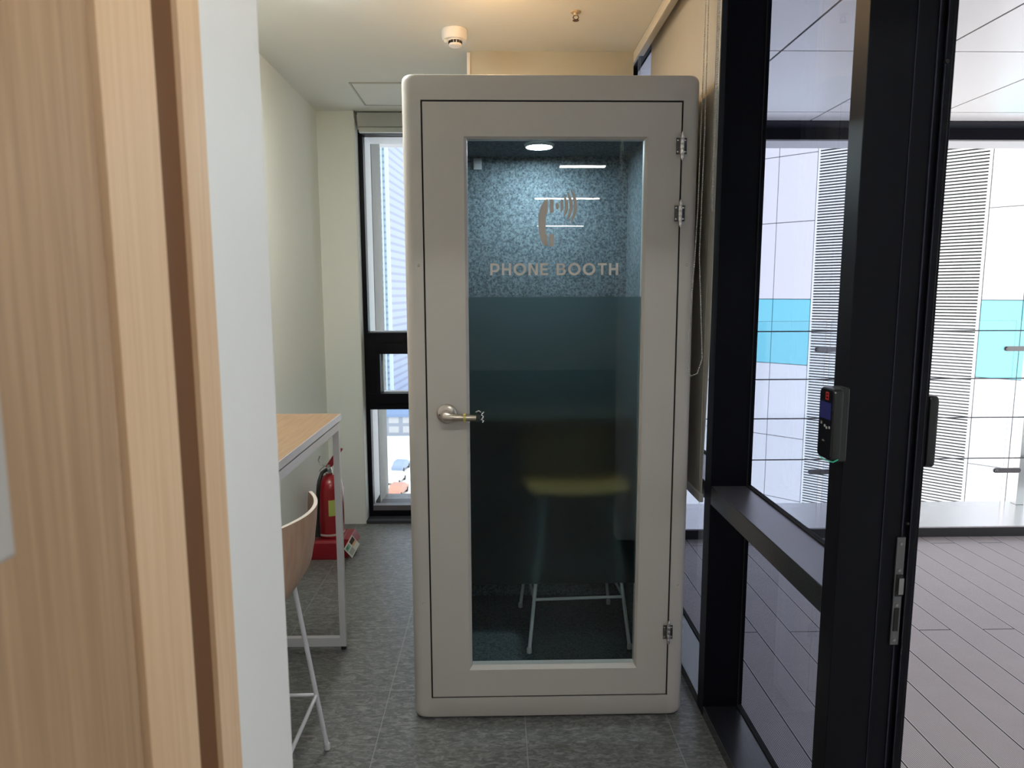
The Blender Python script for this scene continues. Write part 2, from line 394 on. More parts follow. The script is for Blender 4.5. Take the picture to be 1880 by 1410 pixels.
st = MB().lathe([(0, 1.434), (.004, 1.435), (.0045, 1.441)], (.9, 0, 1.985), 'Y', 14)
st.lathe([(0, 1.434), (.003, 1.435), (.003, 1.441)], (.89, 0, 1.03), 'Y', 14)
gp(st, 'jamb_plug', seal_m)
for (a, b) in ((1.50, 2.33), (2.40, 3.30), (3.37, 4.50)):
    gp(MB().box(XF0, XF1, a, b, .797, .860), 'mid_rail', rail_m, bevel=.0015)
    gp(MB().box(XF0 + .002, XG - .005, a, b, .8602, .8612), 'ledge_sheen', cap_m)  # plate added on the black rail; facade reflection is put into its pale colour
    gp(MB().box(XF0, XF1, a, b, 0, .040), 'bottom_rail', rail_m, bevel=.0015)
    gp(MB().box(XF0, XF1, a, b, 2.895, 2.955), 'head_rail', black_m, bevel=.0015)
    gp(MB().box(XG, XG + .008, a, b, .866, 2.895), 'upper_pane', glass_m)
    gp(MB().box(XG, XG + .008, a, b, .046, .797), 'lower_pane', glass_m)
    s_ = MB()
    for z0, z1 in ((.860, .866), (.040, .046)): s_.box(XG - .004, XG + .012, a, b, z0, z1)
    s_.box(XG - .003, XG, a, a + .004, .046, 2.895); s_.box(XG - .003, XG, b - .004, b, .046, 2.895)
    gp(s_, 'pane_gasket', seal_m)

# ------------------------------------------------------------------ back window
bw = empty('window_2', (-.5, 4.62, 0), kind='structure')
def bp_(mb, name, mt, **k):
    o = mb.build(name, mt, bw, **k); o.matrix_parent_inverse = Matrix.Translation((.5, -4.62, 0)); return o
f = MB(); f.box(-.88, -.8465, 4.60, 4.66, .02, 2.556); f.box(-.157, -.125, 4.60, 4.66, .02, 2.556)
f.box(-.848, -.157, 4.60, 4.66, .02, .06); f.box(-.848, -.157, 4.60, 4.66, 2.53, 2.556)
bp_(f, 'frame', black_m)
f = MB(); f.box(-.848, -.157, 4.60, 4.66, 1.135, 1.27); f.box(-.848, -.157, 4.60, 4.66, .757, .862)
f.box(-.848, -.772, 4.60, 4.66, .862, 1.135)
f.box(-.80, -.157, 4.585, 4.60, .80, .866); f.box(-.80, -.157, 4.585, 4.60, 1.13, 1.20); f.box(-.80, -.772, 4.585, 4.60, .866, 1.13)
bp_(f, 'vent_sash', black_m, bevel=.001)
f = MB(); f.box(-.848, -.157, 4.60, 4.66, .06, .095)
bp_(f, 'sill_ledge', mat('grey_sill_metal', (.16, .15, .16, 1), .4))
for z0, z1, x0 in ((1.27, 2.53, -.848), (.866, 1.13, -.772), (.095, .757, -.848)):
    bp_(MB().box(x0, -.157, 4.640, 4.646, z0, z1), 'pane', clear_m)
f = MB(); f.box(-.875, -.846, 4.664, 4.87, .095, 2.53); f.box(-.846, -.157, 4.664, 4.87, 2.525, 2.545); f.box(-.846, -.157, 4.662, 4.72, 1.262, 1.278); f.box(-.846, -.157, 4.662, 4.72, .858, .870)
f.box(-.846, -.762, 4.662, 4.672, .862, 1.13)
bp_(f, 'outer_reveal', mat('white_reveal', (.85, .85, .88, 1), .5))
f = MB(); f.box(-.875, -.8465, 4.871, 4.899, .095, 2.53)
bp_(f, 'reveal_seal', seal_m)
f = MB(); f.box(-.8795, -.8755, 4.50, 4.5995, 0, 2.60); 
f.build('trim_4', mat('white_reveal_trim', (.78, .79, .76, 1), .55), kind='structure')
MB().box(-.88, -.125, 4.50, 5.0, -.14, .02).build('trim_5', mat('dark_sill', (.05, .05, .06, 1), .5), kind='structure')
bl = empty('roller_blind', (-.5, 4.54, 2.6), label='rolled-up grey blind cassette above the narrow back window', cat='blind')
c = MB(); c.box(-.36, .365, -.035, .035, -.044, .040); c.build('cassette', mat('grey_blind_box', (.46, .48, .46, 1), .6), bl, bevel=.004)
c = MB(); c.box(-.355, .36, -.020, .020, -.075, -.045); c.build('bottom_bar', mat('pale_blind_bar', (.60, .63, .60, 1), .6), bl, bevel=.003)
# concrete fin outside
MB().box(-1.6, -.848, 4.901, 5.27, -20, 5).build('wall_outer', concrete_m, kind='structure')

# ------------------------------------------------------------------ phone booth
BX0, BX1, BZ1, BY = -.304, .666, 2.227, 2.339
booth = empty('phone_booth', (.181, BY + .5, 0), label='white phone booth with a tall glass door lettered PHONE BOOTH', cat='phone booth')
off = Vector((-.181, -(BY + .5), 0))
def bb(mb, name, mt, parent=None, **k):
    o = mb.build(name, mt, parent or booth, **k)
    if not parent: o.matrix_parent_inverse = Matrix.Translation(off)
    else: o.matrix_parent_inverse = Matrix.Identity(4)
    return o
n = 6
def L3(r_, y): return [(x, y, z) for x, z in r_]
# shell: soft rounded outer corners, square hole for the door
ins = lambda d, r: rrect(BX0 + d, BX1 - d, .004 + d, BZ1 - d, r, n)
hole = rrect(-.242, .611, .080, 2.146, .002, n)
R = .026; loops = [L3(hole, BY + .86), L3(hole, BY)]
for k in range(7):
    a = pi / 2 * k / 6
    dx_, dz_ = .032 * (1 - sin(a)), .006 * (1 - sin(a))
    loops.append(L3(rrect(BX0 + dx_, BX1 - dx_, .004 + dz_, BZ1 - dz_, .024, n), BY + .026 * (1 - cos(a))))
loops.append(L3(ins(0, .028), BY + .97)); loops.append(L3(ins(.02, .02), BY + .99))
sh = MB().loft(loops, 0, False, True)
bb(sh, 'shell', white_m, smooth=35)
# felt lining
sl_ = MB().loft([L3(rrect(-.2419, .6109, .0801, 2.1459, .002, n), BY + .042), L3(rrect(-.2419, .6109, .0801, 2.1459, .002, n), BY + .005), L3(rrect(-.2370, .6060, .0850, 2.1410, .002, n), BY + .005), L3(rrect(-.2370, .6060, .0850, 2.1410, .002, n), BY + .042), L3(rrect(-.2419, .6109, .0801, 2.1459, .002, n), BY + .042)])
bb(sl_, 'door_seal', seal_m)
fl = MB(); fl.box(-.2415, -.218, BY + .06, BY + .86, .09, 2.145); fl.box(.587, .6105, BY + .06, BY + .86, .09, 2.145)
fl.box(-.218, .587, BY + .83, BY + .86, .09, 2.145); fl.box(-.218, .587, BY + .06, BY + .83, 2.125, 2.145)
bb(fl, 'felt_lining', felt_m)
bb(MB().box(-.2415, .6105, BY + .05, BY + .86, .0805, .09), 'carpet', carpet_m)
lp = MB().lathe([(0, 2.114), (.050, 2.114), (.052, 2.117), (.052, 2.1248)], (.176, 2.915, 0), 'Z', 40)
bb(lp, 'ceiling_lamp', boothlamp_m, smooth=40)
bb(MB().lathe([(.0525, 2.124), (.0525, 2.113), (.058, 2.115), (.062, 2.1245)], (.176, 2.915, 0), 'Z', 40), 'lamp_ring', plastic_m, smooth=40)
sw = MB().box(-.098, -.062, 3.158, 3.1685, 2.068, 2.115); sw.box(-.093, -.067, 3.155, 3.158, 2.073, 2.088); sw.box(-.093, -.067, 3.155, 3.158, 2.094, 2.110)
bb(sw, 'switch_plate', mat('grey_switch', (.45, .46, .47, 1), .5), bevel=.001)
dk = MB(); dk.box(-.205, .580, 2.86, 3.165, .985, 1.010); dk.box(-.195, .57, 3.14, 3.165, .93, .985)
bb(dk, 'desk_shelf', wood('booth_desk', srgb(50, 48, 42), srgb(60, 57, 48), .5, (14, 1, 14)), bevel=.002)
for x, z in ((-.262, .44), (-.258, 1.62), (.640, .50), (.637, 1.62)):
    sc = MB().lathe([(0, BY - .0025), (.0035, BY - .0022), (.005, BY), (.005, BY + .001)], (x, 0, z), 'Y', 16)
    bb(sc, 'screw_cap', white_m, smooth=40)

# door: its origin at the hinge side
bd = MB()
o0 = rrect(-.2365, .6055, .0855, 2.1405, .002, n); o1 = rrect(-.2357, .6047, .0863, 2.1397, .002, n)
w0 = rrect(-.104, .4965, .187, 2.0325, .001, n); w1 = rrect(-.0945, .4887, .1997, 2.026, .001, n)
bd.loft([L3(o0, BY + .040), L3(o0, BY + .0012), L3(o1, BY), L3(w0, BY), L3(w0, BY + .002), L3(w1, BY + .013), L3(w1, BY + .040), L3(o0, BY + .040)])
dr = bb(bd, 'door', white_m)
def sub(mb, name, mt, **k): return mb.build(name, mt, dr, **k)
sub(MB().box(-.0943, .4885, BY + .0145, BY + .0195, .1999, 2.0258), 'door_glass', boothglass_m)
sub(MB().box(-.0943, .4885, BY + .0200, BY + .0225, .500, 1.515), 'frosted_film', frost_m)
# hinges
for z in (2.003, 1.788, .323):
    hg = MB(); hx = .609
    hg.box(hx - .020, hx - .002, BY - .0022, BY - .0002, z - .026, z + .026)
    hg.box(hx + .002, hx + .015, BY - .0022, BY - .0002, z - .026, z + .026)
    for k in range(5):
        hg.lathe([(.0048, z - .040 + k * .016 + .0006), (.0052, z - .040 + k * .016 + .0014), (.0052, z - .040 + k * .016 + .0148), (.0048, z - .040 + k * .016 + .0155)], (hx, BY - .0055, 0), 'Z', 14)
    hg.lathe([(.002, z - .045), (.0035, z - .040), (.0035, z + .040), (.002, z + .045)], (hx, BY - .0055, 0), 'Z', 12)
    for xx in (hx - .014, hx + .010):
        for zz in (z - .018, z + .018): hg.lathe([(0, BY - .0038), (.003, BY - .0032), (.003, BY - .002)], (xx, 0, zz), 'Y', 10)
    sub(hg, 'hinge', chrome_m, smooth=35)
# lever handle
hz, hx = 1.118, -.171
lv = MB().lathe([(0, BY - .012), (.020, BY - .012), (.030, BY - .009), (.034, BY - .004), (.034, BY - .0002)], (hx, 0, hz + .003), 'Y', 40)
sub(lv, 'rosette', steel2_m, smooth=50)
lv = MB()
lv.tube([(hx, BY - .012, hz), (hx, BY - .04, hz), (hx + .004, BY - .048, hz - .0005), (hx + .016, BY - .052, hz - .001), (hx + .034, BY - .052, hz - .002), (hx + .07, BY - .050, hz - .003), (hx + .100, BY - .049, hz - .003)],
        [.019, .0185, .0175, .015, .0125, .0105, .0100], 18)
sub(lv, 'lever', steel2_m, smooth=50)
wr = MB()
pts = [(hx + .022 + .0115 * k, BY - .051, hz - .002) for k in range(9)]
wr.tube(pts, [.0155, .0145, .0138, .013, .0135, .0128, .0135, .013, .014], 14)
wrap_m = glassmat('clear_plastic_wrap', (.90, .88, .84, 1), 1, .12)
sub(wr, 'plastic_wrap', wrap_m)
wr = MB(); wr.tube([(hx + .122 + .004 * sin(k * 2.1), BY - .054 + .003 * cos(k), hz - .018 + .005 * k) for k in range(8)], .0022, 8)
wr.tube([(hx + .117, BY - .05, hz + .016), (hx + .110, BY - .052, hz + .021), (hx + .100, BY - .052, hz + .017)], .0018, 8)
sub(wr, 'wrap_end', mat('crumpled_plastic', (.75, .76, .76, 1), .2))
sub(MB().lathe([(.0142, hx + .058), (.0144, hx + .058), (.0144, hx + .067), (.0142, hx + .067)], (0, BY - .051, hz - .002), 'X', 18), 'yellow_tape', mat('yellow_sticker', (.50, .42, .12, 1), .5))
sub(MB().lathe([(0, BY - .0135), (.002, BY - .0135), (.002, BY - .0115)], (hx - .0245, 0, hz + .001), 'Y', 10), 'release_hole', seal_m)
lt = MB().box(-.2420, -.2365, BY - .0008, BY + .002, hz - .014, hz + .010)
sub(lt, 'latch_notch', seal_m)

# lettering as thin vinyl on the glass face
LY0, LY1 = BY + .0135, BY + .0143
def arcpts(cx, cz, rx, rz, a0, a1, k=14):
    return [(cx + rx * cos(a0 + (a1 - a0) * i / k), cz + rz * sin(a0 + (a1 - a0) * i / k)) for i in range(k + 1)]
def band(mb, outer, inner):
    n_ = len(outer); vs = [(x, LY0, z) for x, z in outer] + [(x, LY0, z) for x, z in inner] + [(x, LY1, z) for x, z in outer] + [(x, LY1, z) for x, z in inner]
    fs = []
    for i in range(n_ - 1):
        fs += [(i, i + 1, n_ + i + 1, n_ + i), (2 * n_ + i, 3 * n_ + i, 3 * n_ + i + 1, 2 * n_ + i + 1), (i, 2 * n_ + i, 2 * n_ + i + 1, i + 1), (n_ + i, n_ + i + 1, 3 * n_ + i + 1, 3 * n_ + i)]
    fs += [(0, n_, 3 * n_, 2 * n_), (n_ - 1, 3 * n_ - 1, 4 * n_ - 1, 2 * n_ - 1)]
    mb.add(vs, fs)
def glyph(ch, x, z, h):
    """one capital letter, lower left at x, z; returns its mesh and width"""
    g = MB(); t = .198 * h
    def bx(a, b, c_, d): g.box(x + a * h, x + b * h, LY0, LY1, z + c_ * h, z + d * h)
    tt = .198
    if ch == 'H': bx(0, tt, 0, 1); bx(.78 - tt, .78, 0, 1); bx(tt, .78 - tt, .41, .595); w = .78
    elif ch == 'E':
        bx(0, tt, 0, 1)
        for a, b, e_ in ((0, .18, .68), (.41, .585, .62), (.82, 1, .67)): bx(tt, e_, a, b)
        w = .68
    elif ch == 'T': bx(0, .76, .82, 1); bx(.38 - tt / 2, .38 + tt / 2, 0, .82); w = .76
    elif ch == 'N':
        bx(0, tt, 0, 1); bx(.80 - tt, .80, 0, 1)
        g.prism([(x + tt * h, z + 1 * h), (x + tt * h, z + .69 * h), (x + (.80 - tt) * h, z), (x + (.80 - tt) * h, z + .31 * h)], 'Y', LY0, LY1); w = .80
    elif ch == 'O':
        band(g, arcpts(x + .53 * h, z + .5 * h, .53 * h, .52 * h, 0, 2 * pi, 40), arcpts(x + .53 * h, z + .5 * h, .325 * h, .33 * h, 0, 2 * pi, 40)); w = 1.06
    elif ch == 'P':
        bx(0, tt, 0, 1); bx(tt, .42, .82, 1); bx(tt, .42, .26, .44)
        band(g, arcpts(x + .42 * h, z + .63 * h, .37 * h, .37 * h, -pi / 2, pi / 2), arcpts(x + .42 * h, z + .63 * h, .17 * h, .19 * h, -pi / 2, pi / 2)); w = .79
    elif ch == 'B':
        bx(0, tt, 0, 1); bx(tt, .44, .83, 1); bx(tt, .44, .43, .59); bx(tt, .48, 0, .17)
        band(g, arcpts(x + .44 * h, z + .74 * h, .29 * h, .26 * h, -pi / 2, pi / 2), arcpts(x + .44 * h, z + .71 * h, .10 * h, .12 * h, -pi / 2, pi / 2))
        band(g, arcpts(x + .48 * h, z + .30 * h, .31 * h, .30 * h, -pi / 2, pi / 2), arcpts(x + .48 * h, z + .30 * h, .11 * h, .13 * h, -pi / 2, pi / 2)); w = .79
    return g, w * h
H = .0395; txt = 'PHONE BOOTH'
ws = {'P': .79, 'H': .78, 'O': 1.06, 'N': .80, 'E': .68, 'B': .79, 'T': .76, ' ': .30}
tot = sum(ws[c_] for c_ in txt) * H; gapw = (.429 - tot) / (len(txt) - 1)
x = -.0205
words = {0: MB(), 1: MB()}; wi = 0
for ch in txt:
    if ch == ' ': x += ws[' '] * H + gapw; wi = 1; continue
    g, w = glyph(ch, x, 1.5875, H); words[wi].add(g.v, g.f); x += w + gapw
sub(words[0], 'lettering', vinyl_m); sub(words[1], 'lettering', vinyl_m)
# phone symbol
def ic(px, py):      # crop coordinates of the sign to metres on the glass
    return (.1405 + (px - 270) * .0001818, 1.8395 - (py - 300) * .0001845)
sy = MB()
hs = [(440, 315), (400, 325), (355, 370), (315, 440), (285, 540), (270, 650), (270, 780), (280, 900), (300, 1000), (335, 1090), (380, 1135), (440, 1145),
      (440, 945), (415, 925), (402, 880), (402, 620), (412, 585), (440, 560)]
sy.prism([ic(*p) for p in hs], 'Y', LY0, LY1)
sy.prism([ic(*p) for p in [(480, 320), (530, 318), (548, 340), (550, 540), (530, 560), (480, 560)]], 'Y', LY0, LY1)
sy.prism([ic(*p) for p in [(475, 935), (540, 932), (556, 950), (556, 1130), (540, 1150), (475, 1155)]], 'Y', LY0, LY1)
for r0, r1, hh in ((15, 72, 60), (106, 156, 112), (184, 244, 185), (266, 328, 250), (350, 410, 305)):
    out, inn = [], []
    for i in range(15):
        a = -1 + 2 * i / 14
        out.append(ic(570 + r1 - .30 * r1 * a * a, 440 - hh * a)); inn.append(ic(570 + r1 - (r1 - r0) * max(0, 1 - a * a) ** .45 - .30 * r1 * a * a, 440 - hh * a))
    band(sy, out, inn)
sub(sy, 'phone_symbol', vinyl_m)

# ------------------------------------------------------------------ stools
def make_stool():
    t = empty('bar_stool')
    T = .011
    prof = [(.205, .655), (.17, .664), (.08, .658), (-.04, .650), (-.13, .652), (-.178, .672), (-.205, .715), (-.222, .78), (-.233, .85), (-.238, .905)]
    cols = 17
    def pt(i, s):
        y, z = prof[i]; hw = .205 if i < 5 else .200 - .004 * (i - 5)
        if i == 0: hw = .185
        bk = max(0, (i - 4)) / 5.0
        return Vector((s * hw, y + (.055 * min(1, bk * 1.4)) * s * s, z + .012 * s * s * (1 - min(1, bk))))
    grid = [[pt(i, -1 + 2 * k / (cols - 1)) for k in range(cols)] for i in range(len(prof))]
    under = []
    for i in range(len(prof)):
        row = []
        for k in range(cols):
            a = grid[min(i + 1, len(prof) - 1)][k] - grid[max(i - 1, 0)][k]; b_ = grid[i][min(k + 1, cols - 1)] - grid[i][max(k - 1, 0)]
            nn = a.cross(b_).normalized()
            if nn.z < 0 and i < 5: nn = -nn
            if i >= 5 and nn.y < 0: nn = -nn
            row.append(grid[i][k] - nn * T)
        under.append(row)
    sh = MB(); N = cols; A = [p for r in grid for p in r]; B = [p for r in under for p in r]; nA = len(A)
    fs = []
    for i in range(len(prof) - 1):
        for k in range(N - 1):
            q = i * N + k; fs += [(q, q + 1, q + N + 1, q + N), (nA + q, nA + q + N, nA + q + N + 1, nA + q + 1)]
    sh.add(A + B, fs, 0)
    rim = [i * N for i in range(len(prof))] + [(len(prof) - 1) * N + k for k in range(1, N)] + [i * N + N - 1 for i in reversed(range(len(prof) - 1))] + [k for k in reversed(range(1, N - 1))]
    b0 = 0
    for i in range(len(rim)):
        a, b_ = rim[i], rim[(i + 1) % len(rim)]
        sh.f.append([a, b_, nA + b_, nA + a]); sh.m.append(1)
    sh.build('seat_shell', [ply_m, plyedge_m], t, smooth=40)
    top = .638
    ft = {(sx, sy_): Vector((.205 * sx, .205 * sy_, .008)) for sx in (-1, 1) for sy_ in (-1, 1)}
    tp = {(sx, sy_): Vector((.135 * sx, .125 * sy_ - .01, top)) for sx in (-1, 1) for sy_ in (-1, 1)}
    for k_ in ft:
        l = MB().tube([ft[k_], tp[k_]], .0075, 12); o = l.build('leg', whitemetal_m, t, smooth=40)
        cp = MB().lathe([(.008, .0005), (.0105, .002), (.0105, .020), (.008, .024)], (ft[k_].x, ft[k_].y, 0), 'Z', 16)
        cp.build('foot_cap', mat('foot_cap_grey', (.55, .55, .56, 1), .5) if not bpy.data.materials.get('foot_cap_grey') else bpy.data.materials['foot_cap_grey'], o, smooth=40)
    zr = .212
    rp = {k_: ft[k_].lerp(tp[k_], (zr - .008) / (top - .008)) for k_ in ft}
    for a, b_ in (((-1, -1), (1, -1)), ((1, -1), (1, 1)), ((1, 1), (-1, 1)), ((-1, 1), (-1, -1))):
        MB().tube([rp[a], rp[b_]], .0062, 10).build('rung', whitemetal_m, t, smooth=40)
    fr_ = MB(); fr_.tube([tp[(-1, -1)], tp[(1, -1)], tp[(1, 1)], tp[(-1, 1)]], .0075, 10, closed=True)
    fr_.build('seat_frame', whitemetal_m, t, smooth=40)
    return t
st1 = make_stool(); st1.location = (-.785, 1.975, 0); st1.rotation_euler.z = pi / 2
tag(st1, 'plywood-backed stool with thin white legs, tucked under the high table', 'stool')
st2 = copy_tree(st1); st2.location = (.318, 2.845, .0905); st2.rotation_euler.z = radians(183) 
for o_ in bpy.data.objects:
    if o_.parent == st2 and o_.name.startswith('seat_shell'):
        o_.data = o_.data.copy(); o_.data.materials[0] = wood('yellow_plywood', srgb(150, 108, 50), srgb(160, 120, 60), .5, (10, 10, 1.2)); o_.data.materials[1] = o_.data.materials[0]
tag(st2, 'wire-legged stool standing inside the phone booth behind its frosted glass', 'stool')

# ------------------------------------------------------------------ high table
tb = empty('high_table', (-.88, 2.16, 0), label='high table with light wood top and white metal frame along the left wall', cat='table')
MB().box(-.222, .222, -.72, .72, 1.006, 1.030).build('tabletop', [table_m], tb, bevel=.001)
e = MB(); e.box(.2225, .2265, -.72, .72, 1.004, 1.0295); e.box(-.222, .2265, .7205, .7245, 1.004, 1.0295)
e.build('edge_band', mat('silver_edge_band', (.62, .60, .64, 1), .3, .3), tb)
fm = MB(); s = .026
fm.box(.197, .197 + s, -.70, .71, .966, .996); fm.box(-.22, -.194, -.70, .706, .966, .996)
fm.box(-.194, .197, .68, .706, .966, .996); fm.box(-.194, .197, -.70, -.674, .966, .996)
fm.box(-.19, -.17, -.5, -.47, .996, 1.006); fm.box(.185, .205, -.66, .68, .996, 1.006)
fm.build('top_frame', whitemetal_m, tb, bevel=.001)
for y0 in (.68, -.70):
    for x0 in (-.22, .197):
        l = MB().box(x0, x0 + s, y0, y0 + s, .017, .966); o = l.build('leg', whitemetal_m, tb, bevel=.001)
        MB().lathe([(.010, 0), (.012, .002), (.012, .010), (.006, .012), (.006, .0168)], (x0 + .013, y0 + .013, 0), 'Z', 16).build('leveller', dsteel_m, o, smooth=40)
    MB().box(-.194, .197, y0, y0 + s, .017, .056).build('bottom_rail', whitemetal_m, tb, bevel=.001)

# ------------------------------------------------------------------ fire extinguisher on its stand
ex0 = (-.985, 3.985)
sd = empty('extinguisher_stand', (ex0[0], ex0[1], 0), label='red plastic floor stand holding the fire extinguisher, with a sloped picture label', cat='stand')
b = MB().prism([(-.115, 0), (.115, 0), (.115, .085), (.10, .112), (-.10, .112), (-.115, .10)], 'X', -.110, .085)
b.build('base', redp_m, sd, bevel=.004)
w = MB().prism([(.086, 0), (.110, .0), (.148, .06), (.122, .112), (.086, .112)], 'Y', -.085, .10)
w.build('wedge', redp_m, sd, bevel=.002)
lb = empty('dummy')
bpy.data.objects.remove(lb)
lbl = MB(); a0, a1 = Vector((.100, -.125, .068)), Vector((.140, -.105, .006)); d0 = Vector((.036, .050, .066))
nn = (a1 - a0).cross(d0).normalized() * -.003
lbl.add([a0, a1, a1 + d0, a0 + d0, a0 + nn, a1 + nn, a1 + d0 + nn, a0 + d0 + nn], [(0, 1, 2, 3), (4, 7, 6, 5), (0, 4, 5, 1), (1, 5, 6, 2), (2, 6, 7, 3), (3, 7, 4, 0)])
lbo = lbl.build('label_plate', mat('label_white', (.75, .75, .70, 1), .4), sd)
pc = MB(); up_ = -nn.normalized() if nn.z < 0 else nn.normalized()
def lpatch(u0, u1, v0, v1, mi):
    E1 = a1 - a0
    q = lambda u, v, h_: a0 + E1 * u + d0 * v + nn * (1 + h_)
    pc.add([q(u0, v0, .2), q(u1, v0, .2), q(u1, v1, .2), q(u0, v1, .2)], [(0, 1, 2, 3)], mi)
    pc.add([q(u0, v0, -1.2), q(u1, v0, -1.2), q(u1, v1, -1.2), q(u0, v1, -1.2)], [(0, 3, 2, 1)], mi)
lpatch(.08, .40, .05, .45, 0); lpatch(.12, .30, .12, .30, 1); lpatch(.08, .42, .55, .95, 2); lpatch(.45, .60, .55, .95, 3); lpatch(.50, .9, .10, .5, 4)
pc.build('label_print', [mat('label_green', (.25, .50, .40, 1), .5), mat('label_dgreen', (.05, .25, .12, 1), .5), mat('label_dark', (.07, .04, .03, 1), .5), mat('label_orange', (.75, .45, .20, 1), .5), mat('label_text', (.45, .45, .42, 1), .5)], lbo)
ex = empty('fire_extinguisher', (ex0[0], ex0[1], .113), label='red fire extinguisher with black hose in the corner by the left wall', cat='fire extinguisher')
MB().lathe([(0, .001), (.074, .001), (.078, .012), (.078, .27), (.075, .305), (.062, .335), (.040, .355), (.022, .362), (.020, .375), (0, .375)], (0, 0, 0), 'Z', 40).build('cylinder', red_m, ex, smooth=40)
MB().lathe([(.0785, .014), (.0795, .016), (.0795, .024), (.0785, .026)], (0, 0, 0), 'Z', 40).build('base_ring', mat('pale_ring', (.55, .45, .42, 1), .5), ex)
v = MB().lathe([(.018, .375), (.018, .40), (.013, .405), (.013, .425), (0, .425)], (0, 0, 0), 'Z', 20)
v.tube([(.01, -.018, .395), (.012, -.036, .395)], .012, 14)
v.build('valve', chrome_m, ex, smooth=40)
v = MB(); v.prism([(-.020, .412), (.020, .412), (.055, .470), (.085, .515), (.075, .522), (.035, .490), (.0, .440)], 'Y', -.010, .010)
v.build('lever', redp_m, ex, bevel=.002)
v = MB(); v.tube([(-.015, 0, .41), (-.05, 0, .425), (-.062, 0, .45), (-.052, 0, .475)], .004, 8); v.tube([(-.02, -.008, .42), (-.045, -.01, .40), (-.055, -.01, .385)], .003, 8)
v.build('pull_pin', chrome_m, ex, smooth=40)
v = MB(); v.tube([(-.012, -.006, .395), (-.030, -.045, .385), (-.040, -.078, .345), (-.047, -.088, .28), (-.052, -.090, .18), (-.056, -.090, .09)], .0105, 12)
v.tube([(-.056, -.090, .092), (-.057, -.091, .02)], [.013, .017], 12)
v.build('hose', hose_m, ex, smooth=40)
v = MB()
L1 = [(.0788 * cos(a), .0788 * sin(a)) for a in [radians(-84 + 7 * k) for k in range(9)]]
vs = [(x, y, .135) for x, y in L1] + [(x, y, .230) for x, y in L1] + [(x * 1.012, y * 1.012, .135) for x, y in L1] + [(x * 1.012, y * 1.012, .230) for x, y in L1]
fs = [(i, i + 1, 9 + i + 1, 9 + i) for i in range(8)] + [(18 + i, 27 + i, 27 + i + 1, 18 + i + 1) for i in range(8)] + [(0, 9, 27, 18), (8, 26, 35, 17)] + [(i, 18 + i, 19 + i, i + 1) for i in range(8)] + [(9 + i, 10 + i, 28 + i, 27 + i) for i in range(8)]
v.add(vs, fs); v.build('tag_label', mat('lime_label', (.45, .50, .12, 1), .5), ex, smooth=40)

# ------------------------------------------------------------------ ceiling things
sm = empty('smoke_detector', (-.174, 3.16, CZ), label='round white smoke detector on the ceiling with a small lens', cat='smoke detector')
MB().lathe([(.054, -.0005), (.056, -.006), (.055, -.034), (.050, -.044), (0, -.044)], (0, 0, 0), 'Z', 40).build('base', plastic_m, sm, smooth=40)
hd = MB().lathe([(.032, -.0445), (.029, -.050), (.022, -.050), (.022, -.060), (.027, -.061), (.027, -.068), (.023, -.071), (0, -.071)], (.003, -.012, 0), 'Z', 36); hd.build('sensor_head', plastic_m, sm, smooth=40)
hd = MB()
for k in range(12):
    a = 2 * pi * k / 12; x, y = .003 + .0255 * cos(a), -.012 + .0255 * sin(a); hd.box(x - .004, x + .004, y - .003, y + .003, -.0605, -.0502)
hd.build('vent_slots', seal_m, sm)
MB().lathe([(.0105, -.0445), (.009, -.052), (.004, -.056), (0, -.056)], (-.036, -.012, 0), 'Z', 20).build('indicator_lens', mat('lens_white', (.85, .85, .82, 1), .2), sm, smooth=60)
spk = empty('sprinkler_head', (.325, 2.955, CZ), label='small dark sprinkler head on the warm lit ceiling', cat='sprinkler')
s_ = MB().lathe([(.022, -.0005), (.020, -.004), (.010, -.006), (.008, -.014), (0, -.014)], (0, 0, 0), 'Z', 24); s_.build('collar', mat('sprinkler_cream', (.50, .40, .28, 1), .5), spk, smooth=40)
s_ = MB(); s_.tube([(-.006, 0, -.012), (-.011, 0, -.022), (-.003, 0, -.032)], .0022, 8); s_.tube([(.006, 0, -.012), (.011, 0, -.022), (.003, 0, -.032)], .0022, 8)
s_.lathe([(.013, -.032), (.013, -.034), (0, -.034)], (0, 0, 0), 'Z', 16)
s_.build('deflector', mat('sprinkler_brown', (.10, .045, .035, 1), .4, .4), spk, smooth=40)
hb = MB(); x0, x1, y0, y1 = -.785, -.335, 3.912, 4.36
hp = empty('ceiling_hatch', ((x0 + x1) / 2, (y0 + y1) / 2, CZ), label='square white access hatch set in the ceiling by the back window', cat='hatch')
dx, dy = .225, .224
hb.box(-dx + .012, dx - .012, -dy + .012, dy - .012, -.004, -.0004); hb.build('panel', ceil_m, hp)
hb = MB()
hb.box(-dx, dx, -dy, -dy + .009, -.006, -.0004); hb.box(-dx, dx, dy - .009, dy, -.006, -.0004); hb.box(-dx, -dx + .009, -dy + .009, dy - .009, -.006, -.0004); hb.box(dx - .009, dx, -dy + .009, dy - .009, -.006, -.0004)
hb.build('frame', mat('hatch_edge', (.50, .49, .45, 1), .6), hp)
dl = empty('ceiling_lamp', (-.02, 2.66, CZ), label='round warm lamp on the ceiling in front of the booth', cat='ceiling lamp')
MB().lathe([(.060, -.0005), (.062, -.010), (.058, -.012)], (0, 0, 0), 'Z', 32).build('ring', plastic_m, dl, smooth=40)
MB().lathe([(.055, -.008), (.050, -.028), (.030, -.040), (0, -.043)], (0, 0, 0), 'Z', 32).build('diffuser', warm_m, dl, smooth=60)
first = None
